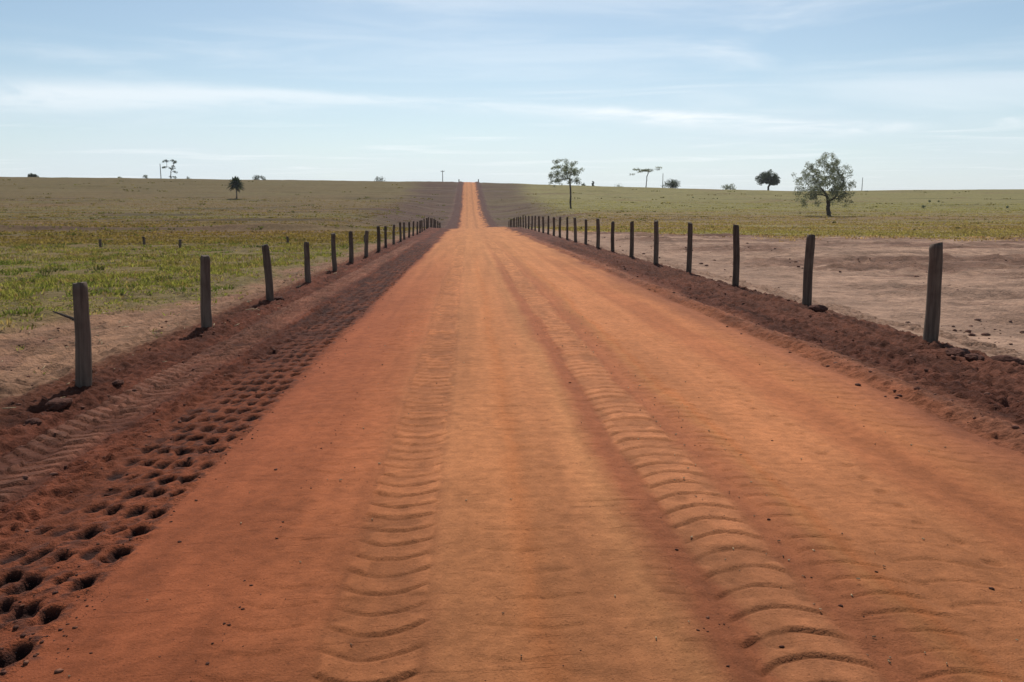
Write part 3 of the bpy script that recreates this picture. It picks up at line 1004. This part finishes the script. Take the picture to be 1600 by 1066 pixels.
# a second, far line of short posts in the left pasture
for px, py, hp in ((157, 382, 10), (225, 379, 12), (282, 383, 13), (449, 377, 10), (570, 377, 12)):
    x_, y_ = at(px, py)
    o = link('short_post', POSTS_L[px % 5], None, (x_, y_, gz(x_, y_) - 0.03))
    o.scale = (1.0, 1.0, max(0.45, hp * y_ / F_PX / 1.1))
    o.rotation_euler = (0, random.gauss(0, .03), random.uniform(0, 3))
    tag(o, 'short post of the row of three out in the left pasture' if px < 300 else ('short lone post in the pasture below the low dark treetop' if px < 500 else 'short lone post in the pasture close behind the fence row'), 'post', 'short posts out in the pasture')

# stout posts where the road goes over the crest
gm = post_mesh(1.45, 0.5, 99)
for sx, lab in ((-4.4, 'stout dark gate post at the hill crest, pasture hillside of the road'), (6.1, 'stout dark gate post at the hill crest, greener hillside of the road')):
    o = link('gate_post', gm, None, (sx, 441, gz(sx, 441) - 0.05))
    tag(o, lab, 'gate post', 'gate posts at the crest')


def utility_pole(px, top_py, y_, r, label, arm=0.0):
    x_, zt = at_depth(px, top_py, y_)
    zb = gz(x_, y_)
    e = bpy.data.objects.new('utility_pole', None)
    COL.objects.link(e)
    e.location = (x_, y_, zb)
    h = zt - zb
    V, Fq = tube([(0, 0, -0.5), (0, 0, h * 0.5), (0, 0, h)], [r * 1.15, r, r * 0.8], 8)
    link('shaft', py_mesh('shaft', V, Fq, M_POLE), e)
    if arm:
        V, Fq = tube([(-arm, 0.18, h - 0.5), (arm, 0.18, h - 0.5)], [0.16, 0.16], 4)
        link('crossarm', py_mesh('crossarm', V, Fq, M_POLE), e)
        for k in (-1, 0, 1):
            V, Fq = tube([(k * arm * .9, 0.18, h - 0.4), (k * arm * .9, 0.18, h - 0.15), (k * arm * .9, 0.18, h - 0.02)], [0.05, 0.10, 0.04], 6)
            link('insulator', py_mesh('insulator', V, Fq, M_POLE), e)
    tag(e, label, 'utility pole', 'utility poles on the skyline')


utility_pole(250, 256, 452, 0.20, 'bare thin utility pole beside the tall sparse tree on the skyline')
utility_pole(691.5, 266.5, 480, 0.22, 'utility pole with crossarm on the skyline by the dirt road', 1.1)
utility_pole(1036, 271, 500, 0.20, 'faint utility pole beside the flat topped tree and dark bush', 0.0)
utility_pole(1348, 277.5, 500, 0.20, 'faint utility pole right of the broad sparse tree', 0.0)


# ------------------------------------------------------------------ trees
def skeleton(clusters, fork, base, seed, wig=0.12, up=0.25):
    rs = np.random.default_rng(seed)
    nodes = [np.array(base, float)]
    par = [-1]
    nseg = 5
    for i in range(1, nseg + 1):
        p = nodes[0] + (np.array(fork) - nodes[0]) * i / nseg
        if i < nseg:
            p = p + rs.normal(0, 0.05, 3) * np.array([1, 1, 0]) * np.linalg.norm(np.array(fork) - nodes[0]) * 0.25
        nodes.append(p)
        par.append(i - 1)
    order = np.argsort([np.linalg.norm(c - np.array(fork)) for c in clusters])
    ends = []
    for ci in order:
        c = clusters[ci]
        P = np.array(nodes[3:])
        dist = np.linalg.norm(P - c, axis=1) + 1.2 * np.maximum(P[:, 2] - c[2], 0)
        j = int(np.argmin(dist)) + 3
        a = nodes[j]
        L = np.linalg.norm(c - a)
        k = max(2, int(L / 0.9))
        prev = j
        for s in range(1, k + 1):
            t = s / k
            p = a + (c - a) * t + np.array([0, 0, up * L * 0.5 * math.sin(math.pi * t) * (1 if c[2] > a[2] else 0.4)])
            if s < k:
                p = p + rs.normal(0, wig * L / k, 3)
            nodes.append(p)
            par.append(prev)
            prev = len(nodes) - 1
        ends.append(prev)
    cnt = np.zeros(len(nodes))
    for e in ends:
        while e >= 0:
            cnt[e] += 1
            e = par[e]
    return nodes, par, cnt, ends


def tree(name, x_, y_, clusters, fork, r_trunk, cl_r, leaves, leaf, cols, label, cat='tree', group=None, seed=1, flat=0.75, hang=0.0, z_=None, wig=0.12, thin=0.45):
    """clusters, fork in tree space (metres, base at the origin)"""
    random.seed(seed)
    rs = np.random.default_rng(seed)
    e = bpy.data.objects.new(name, None)
    COL.objects.link(e)
    e.location = (x_, y_, (gz(x_, y_) if z_ is None else z_) - 0.05)
    nodes, par, cnt, ends = skeleton(clusters, fork, (0, 0, -0.3), seed, wig)
    tot = cnt[0]
    V, Fq = [], []
    rad = r_trunk * (np.maximum(cnt, 0.6) / tot) ** thin
    for i, p in enumerate(par):
        if p < 0:
            continue
        r0 = rad[p] if cnt[p] < cnt[i] * 1.8 else rad[i] * 1.15
        if i <= 2:
            r0 *= 1.25
        v, f = tube([nodes[p], nodes[i]], [r0, rad[i]], 6 if rad[i] > 0.05 else 4, False)
        n0 = len(V)
        V += v
        Fq += [tuple(q + n0 for q in ff) for ff in f]
    link('trunk', py_mesh('trunk', V, Fq, M_BARK, True), e)
    C = np.array(clusters)
    m = len(C)
    sz = cl_r * rs.uniform(0.6, 1.25, m)
    nl = np.maximum(3, (leaves * sz ** 2 / np.sum(sz ** 2)).astype(int))
    idx = np.repeat(np.arange(m), nl)
    N = len(idx)
    dv = rs.normal(0, 1, (N, 3))
    dv /= np.linalg.norm(dv, axis=1)[:, None]
    dv *= (rs.uniform(0, 1, N) ** 0.45)[:, None]
    P = C[idx] + dv * sz[idx][:, None] * np.array([1, 1, flat])
    P[:, 2] -= hang * rs.uniform(0, 1, N) ** 2 * sz[idx]
    a = rs.normal(0, 1, (N, 3))
    a /= np.linalg.norm(a, axis=1)[:, None]
    b = np.cross(a, rs.normal(0, 1, (N, 3)))
    b /= np.linalg.norm(b, axis=1)[:, None]
    l = leaf * rs.uniform(0.6, 1.4, N)[:, None]
    v = np.stack([P - a * l, P + b * l * 0.45, P + a * l, P - b * l * 0.45], 1)
    f = np.arange(N * 4)
    tone = np.array(cols)[rs.integers(0, len(cols), m)][idx] * rs.uniform(0.7, 1.35, (N, 1))
    link('crown', mesh_from('crown', v.reshape(-1, 3), f, 4, M_LEAF, np.repeat(tone, 4, 0)), e)
    tag(e, label, cat, group)
    return e


def dome(n, rx, rz, zc, seed, lo=-0.5, shell=0.55, ry=None, vol=False):
    """cluster centres through an uneven dome"""
    rs = np.random.default_rng(seed)
    out = []
    while len(out) < n:
        d = rs.normal(0, 1, 3)
        d /= np.linalg.norm(d)
        if d[2] < lo:
            continue
        r = (rs.uniform(shell ** 3, 1.0) ** (1 / 3) if vol else rs.uniform(shell, 1.0)) * (0.86 + 0.28 * rs.uniform())
        out.append(np.array([d[0] * rx * r, d[1] * (ry or rx) * r, zc + d[2] * rz * r]))
    return out


GREY_GREEN = [(.185, .195, .145), (.160, .170, .130), (.215, .220, .165)]
DARK = [(.060, .074, .052), (.072, .086, .058), (.052, .064, .048)]
OLIVE = [(.195, .205, .145), (.215, .220, .155), (.165, .175, .125)]

# broad sparse tree right of the bare field
x_, y_ = at(1295, 337)
s_ = y_ / F_PX
cl = dome(210, 46 * s_, 47 * s_, 49 * s_, 31, -0.72, 0.2, None, True)
cl = [c + np.array([-8 * s_, 0, 0]) for c in cl]
tree('broad_tree', x_, y_, cl, (-3 * s_, 0, 24 * s_), 3.0 * s_, 6.0 * s_, 14000, 0.14, GREY_GREEN,
     'broad sparse grey green tree with a short thick forked trunk beyond the bare field', seed=3, hang=0.8, flat=0.8, thin=0.68)
# slender tree left of it
x_, y_ = at(892, 325)
s_ = y_ / F_PX
cl = dome(130, 27 * s_, 26 * s_, 48 * s_, 17, -0.45, 0.25, None, True)
cl = [c + np.array([-8 * s_, 0, 0]) for c in cl] + [np.array([-26 * s_, 0, 34 * s_]), np.array([-33 * s_, 4 * s_, 38 * s_])]
tree('slender_tree', x_, y_, cl, (-2.0 * s_, 0, 50 * s_), 1.3 * s_, 4.2 * s_, 4800, 0.18, OLIVE,
     'slender tree with a tall thin trunk and loose open crown on the green hillside', seed=9, flat=0.75, thin=0.62)


# skyline trees and bushes: stand on or just behind the crest
def sky_tree(name, px, base_py, top_py, half_w, y_, n, kind, label, seed, lo=-0.2, cat='tree', group=None, shell=0.45, cl_k=0.30, leaves=1500, leaf=0.35, trunk_k=0.35):
    x_, zt = at_depth(px, top_py, y_)
    zb = gz(x_, y_)
    h = zt - zb
    rx = half_w * y_ / F_PX
    zc = h * (0.5 + trunk_k * 0.35) if lo > -0.9 else h * 0.42
    rz = (h - zc)
    cl_r = rx * cl_k
    cl = dome(n, rx - cl_r * 0.5, max(rz - cl_r * 0.5, 0.4), zc, seed, lo, shell, None, True)
    return tree(name, x_, y_, cl, (0, 0, max(0.5, h * trunk_k)), 0.045 * h, cl_r, leaves, leaf, kind, label, cat, group, seed)


sky_tree('round_tree', 1202, 297, 265, 18, 446, 90, DARK, 'dense dark round crowned tree standing alone on the skyline', 41, -0.75, leaves=6500, leaf=0.34, cl_k=0.26, trunk_k=0.22, shell=0.3)
# flat-topped open tree
x_, zt = at_depth(1010, 262, 452)
zb = gz(x_, 452)
h = zt - zb
k_ = 452 / F_PX
rs = np.random.default_rng(8)
cl = [np.array([rs.uniform(-18, 17) * k_, rs.uniform(-12, 12) * k_, h * (0.80 + 0.14 * rs.uniform()) + 1.5 * math.sin(i_)* 0.3]) for i_ in range(20)] + \
     [np.array([-22 * k_, 0, h * 0.66]), np.array([19 * k_, 0, h * 1.0])]
tree('flat_topped_tree', x_, 452, cl, (0.4, 0, h * 0.45), 0.24, 2.0, 800, 0.34, GREY_GREEN, 'thin flat topped tree with layered see-through crown on the skyline', seed=12, flat=0.34, thin=0.6)
# tall patchy tree on the left
x_, zt = at_depth(265, 250, 448)
zb = gz(x_, 448)
h = zt - zb
k_ = 448 / F_PX
pts = [(-5, .96), (-8, .90), (-3, .93), (4, .97), (7, .93), (10, .90), (6, .86), (-7, .62), (-9, .60), (-1, .58), (4, .68), (6, .58), (3, .55), (9, .36), (7, .40), (1, .12), (5, .14), (8, .10)]
cl = [np.array([a * k_, rs.uniform(-2, 2), b * h]) for a, b in pts]
tree('tall_sparse_tree', x_, 448, cl, (0.2, 0, h * 0.42), 0.22, 0.95, 900, 0.26, DARK, 'tall thin tree with separate leaf clumps beside a bare pole on the skyline', seed=14, flat=0.7)

BUSHES = [(51, 271.0, 7, 480, DARK, 'small dark dome shaped bush alone at the far end of the left skyline'),
          (189, 275.2, 6, 520, OLIVE, 'very low flat bush peeping over the left skyline'),
          (227, 271.5, 4.5, 500, GREY_GREEN, 'small pale wispy bush on the skyline before the bare pole'),
          (294, 275.0, 4.5, 500, GREY_GREEN, 'faint little bush on the skyline just past the tall sparse tree'),
          (404, 271.3, 11, 560, DARK, 'low dark treetop on the skyline beyond the palm'),
          (594, 272.5, 13, 560, DARK, 'wide dark domed treetop on the skyline between palm and road'),
          (912, 284.5, 3.5, 470, GREY_GREEN, 'tiny pale shrub on the skyline right behind the slender tree'),
          (927, 283.0, 2.6, 455, DARK, 'tiny dark round shrub on the skyline beside the slender tree'),
          (968, 285.5, 11, 600, GREY_GREEN, 'low flat treetop on the skyline before the flat topped tree'),
          (1048, 280.0, 15, 470, DARK, 'wide dark bush beside a faint pole on the skyline'),
          (1141, 285.0, 13, 470, GREY_GREEN, 'pale grey loose bush on the skyline before the round dark tree')]
for i_, (px, top, hw, yy, kd, lab) in enumerate(BUSHES):
    sky_tree('skyline_bush', px, 0, top, hw, yy, 22, kd, lab, 60 + i_, -0.95, 'bush', 'bushes along the skyline', 0.15, 0.42,
             1900 if kd is DARK else 650, 0.30 if hw > 5 else 0.2, 0.2)

# small shrubs scattered over the right hillside
for i_, (px, py, hpx) in enumerate(((1443, 325, 7), (1452, 318, 5), (1467, 316, 4), (1573, 325, 5), (1083, 309, 3))):
    x_, y_ = at(px, py)
    s_ = y_ / F_PX
    cl = dome(9, hpx * 0.4 * s_, hpx * 0.45 * s_, hpx * 0.5 * s_, 90 + i_, -0.6, 0.3)
    tree('hillside_shrub', x_, y_, cl, (0, 0, 0.3 * hpx * s_), 0.06, hpx * 0.28 * s_, 260, 0.13, OLIVE, ('lower shrub of three close together on the green hillside', 'middle shrub of three close together on the green hillside', 'upper shrub of three close together on the green hillside',
         'small dark shrub standing apart on the hillside well beyond the stout end post', 'tiny shrub on the hillside below the pale loose bush')[i_], 'shrub', 'shrubs on the right hillside', 90 + i_)


# ------------------------------------------------------------------ palm
def palm(px, base_py, top_py, label):
    x_, y_ = at(px, base_py)
    e = bpy.data.objects.new('palm_tree', None)
    COL.objects.link(e)
    zb = gz(x_, y_)
    e.location = (x_, y_, zb - 0.05)
    _, zt = at_depth(px, top_py, y_)
    h = zt - zb
    hc = h * 0.60
    V, Fq = tube([(0, 0, -0.3), (0.05, 0, hc * 0.3), (0.0, 0, hc * 0.7), (-0.03, 0, hc)], [0.26, 0.20, 0.19, 0.24], 9, True, 0.04)
    link('trunk', py_mesh('trunk', V, Fq, M_BARK, True), e)
    rs = np.random.default_rng(4)
    for k in range(56):
        a = k * 2.39996 + rs.uniform(-.2, .2)
        el_ = math.radians(86 - 118 * (k / 55.0) ** 0.85 + rs.uniform(-6, 6))
        L = h * rs.uniform(0.34, 0.41)
        droop = rs.uniform(0.25, 0.55) * L
        seg = 9
        P = []
        for s in range(seg + 1):
            t = s / seg
            r = L * t
            P.append(np.array([math.cos(a) * math.cos(el_) * r, math.sin(a) * math.cos(el_) * r, hc + math.sin(el_) * r - droop * t * t * max(0.25, math.cos(el_))]))
        side = np.array([-math.sin(a), math.cos(a), 0])
        vs, fs, cs = [], [], []
        tone = np.array([.040, .062, .036]) * rs.uniform(0.7, 1.3) if k < 46 else np.array([.075, .062, .040])
        for s in range(seg):
            for q in (0.15, 0.5, 0.85):
                p = P[s] * (1 - q) + P[s + 1] * q
                tdir = (P[s + 1] - P[s]) / (np.linalg.norm(P[s + 1] - P[s]) + 1e-9)
                t = (s + q) / seg
                ll = 0.75 * math.sin(math.pi * min(1, 0.12 + 0.85 * t)) * rs.uniform(0.8, 1.2)
                for sg in (-1, 1):
                    tip = p + side * sg * ll * 0.75 + tdir * ll * 0.55 - np.array([0, 0, ll * rs.uniform(0.15, 0.5)])
                    n0 = len(vs)
                    vs += [p - tdir * 0.09, p + tdir * 0.10, tip + tdir * 0.05, tip - tdir * 0.05]
                    fs += [n0, n0 + 1, n0 + 2, n0 + 3]
        link('frond', mesh_from('frond', np.array(vs), np.array(fs), 4, M_LEAF, np.repeat(tone[None], len(vs), 0)), e)
    tag(e, label, 'palm tree')


palm(370, 310.5, 272, 'lone feathery palm tree with a dense dark crown on the left hillside')

# ------------------------------------------------------------------ larger lumps of dug earth beside the near posts
random.seed(21)


def clod(px, py, size, label, flat=0.55):
    x_, y_ = at(px, py)
    rs = np.random.default_rng(int(px * 7 + py))
    import bmesh
    bm = bmesh.new()
    bmesh.ops.create_icosphere(bm, subdivisions=3, radius=size)
    for v in bm.verts:
        c = v.co.normalized()
        k = 1 + 0.35 * float(fbm(np.array([c.x * 1.7 + px]), np.array([c.y * 1.7 + c.z * 1.3 + py]), 505, 3)[0]) + rs.normal(0, 0.03)
        v.co = Vector((v.co.x * k * 1.35, v.co.y * k, v.co.z * k * flat))
    me = bpy.data.meshes.new('earth_clod')
    bm.to_mesh(me)
    bm.free()
    a = me.attributes.new('tint', 'FLOAT_COLOR', 'POINT')
    a.data.foreach_set('color', np.tile(np.array([.100, .042, .029, 1.0], np.float32), len(me.vertices)))
    me.materials.append(M_CLOD)
    o = link('earth_clod', me, None, (x_, y_, gz(x_, y_) + size * flat * 0.35))
    o.rotation_euler = (0, 0, rs.uniform(0, 3))
    tag(o, label, 'clod', 'clods of dug earth')


clod(93, 624, 0.10, 'long lump of dark earth in front of the post with a side stick')
clod(52, 645, 0.06, 'smaller lump of dark earth on the verge past the long lump')
clod(184, 590, 0.055, 'lump of dark earth between the post with a stick and the next')
clod(1497, 552, 0.13, 'large mound of dark earth at the foot of the stout end post')
clod(1522, 563, 0.09, 'lump of dark earth beside the large mound by the end post')
clod(1572, 566, 0.12, 'mound of dark earth on the verge edge beyond the end post')
clod(1278, 487, 0.12, 'mound of dark earth at the foot of the next post from the stout end post')
clod(436, 463, 0.10, 'lump of dark earth beside the third post from the one with a stick')

# ------------------------------------------------------------------ dusty air over the whole place
HX, HY0, HY1, HZ0, HZ1 = 2300.0, -75.0, 2700.0, -110.0, 42.0
V = [(sx * HX, yy, zz) for zz in (HZ0, HZ1) for yy in (HY0, HY1) for sx in (-1, 1)]
Fq = [(0, 2, 3, 1), (4, 5, 7, 6), (0, 1, 5, 4), (2, 6, 7, 3), (0, 4, 6, 2), (1, 3, 7, 5)]
mh = bpy.data.materials.new('haze')
mh.use_nodes = True
mh.node_tree.nodes.clear()
nh = NT(mh.node_tree)
vol = nh.node('ShaderNodeVolumePrincipled')
vol.inputs['Color'].default_value = (0.93, 0.95, 0.97, 1)
vol.inputs['Density'].default_value = 0.00009
vol.inputs['Anisotropy'].default_value = 0.2
oh = nh.node('ShaderNodeOutputMaterial')
mh.node_tree.links.new(vol.outputs[0], oh.inputs['Volume'])
tag(link('haze', py_mesh('haze', V, Fq, mh)), 'thin dusty haze over the fields', 'haze', None, 'stuff')
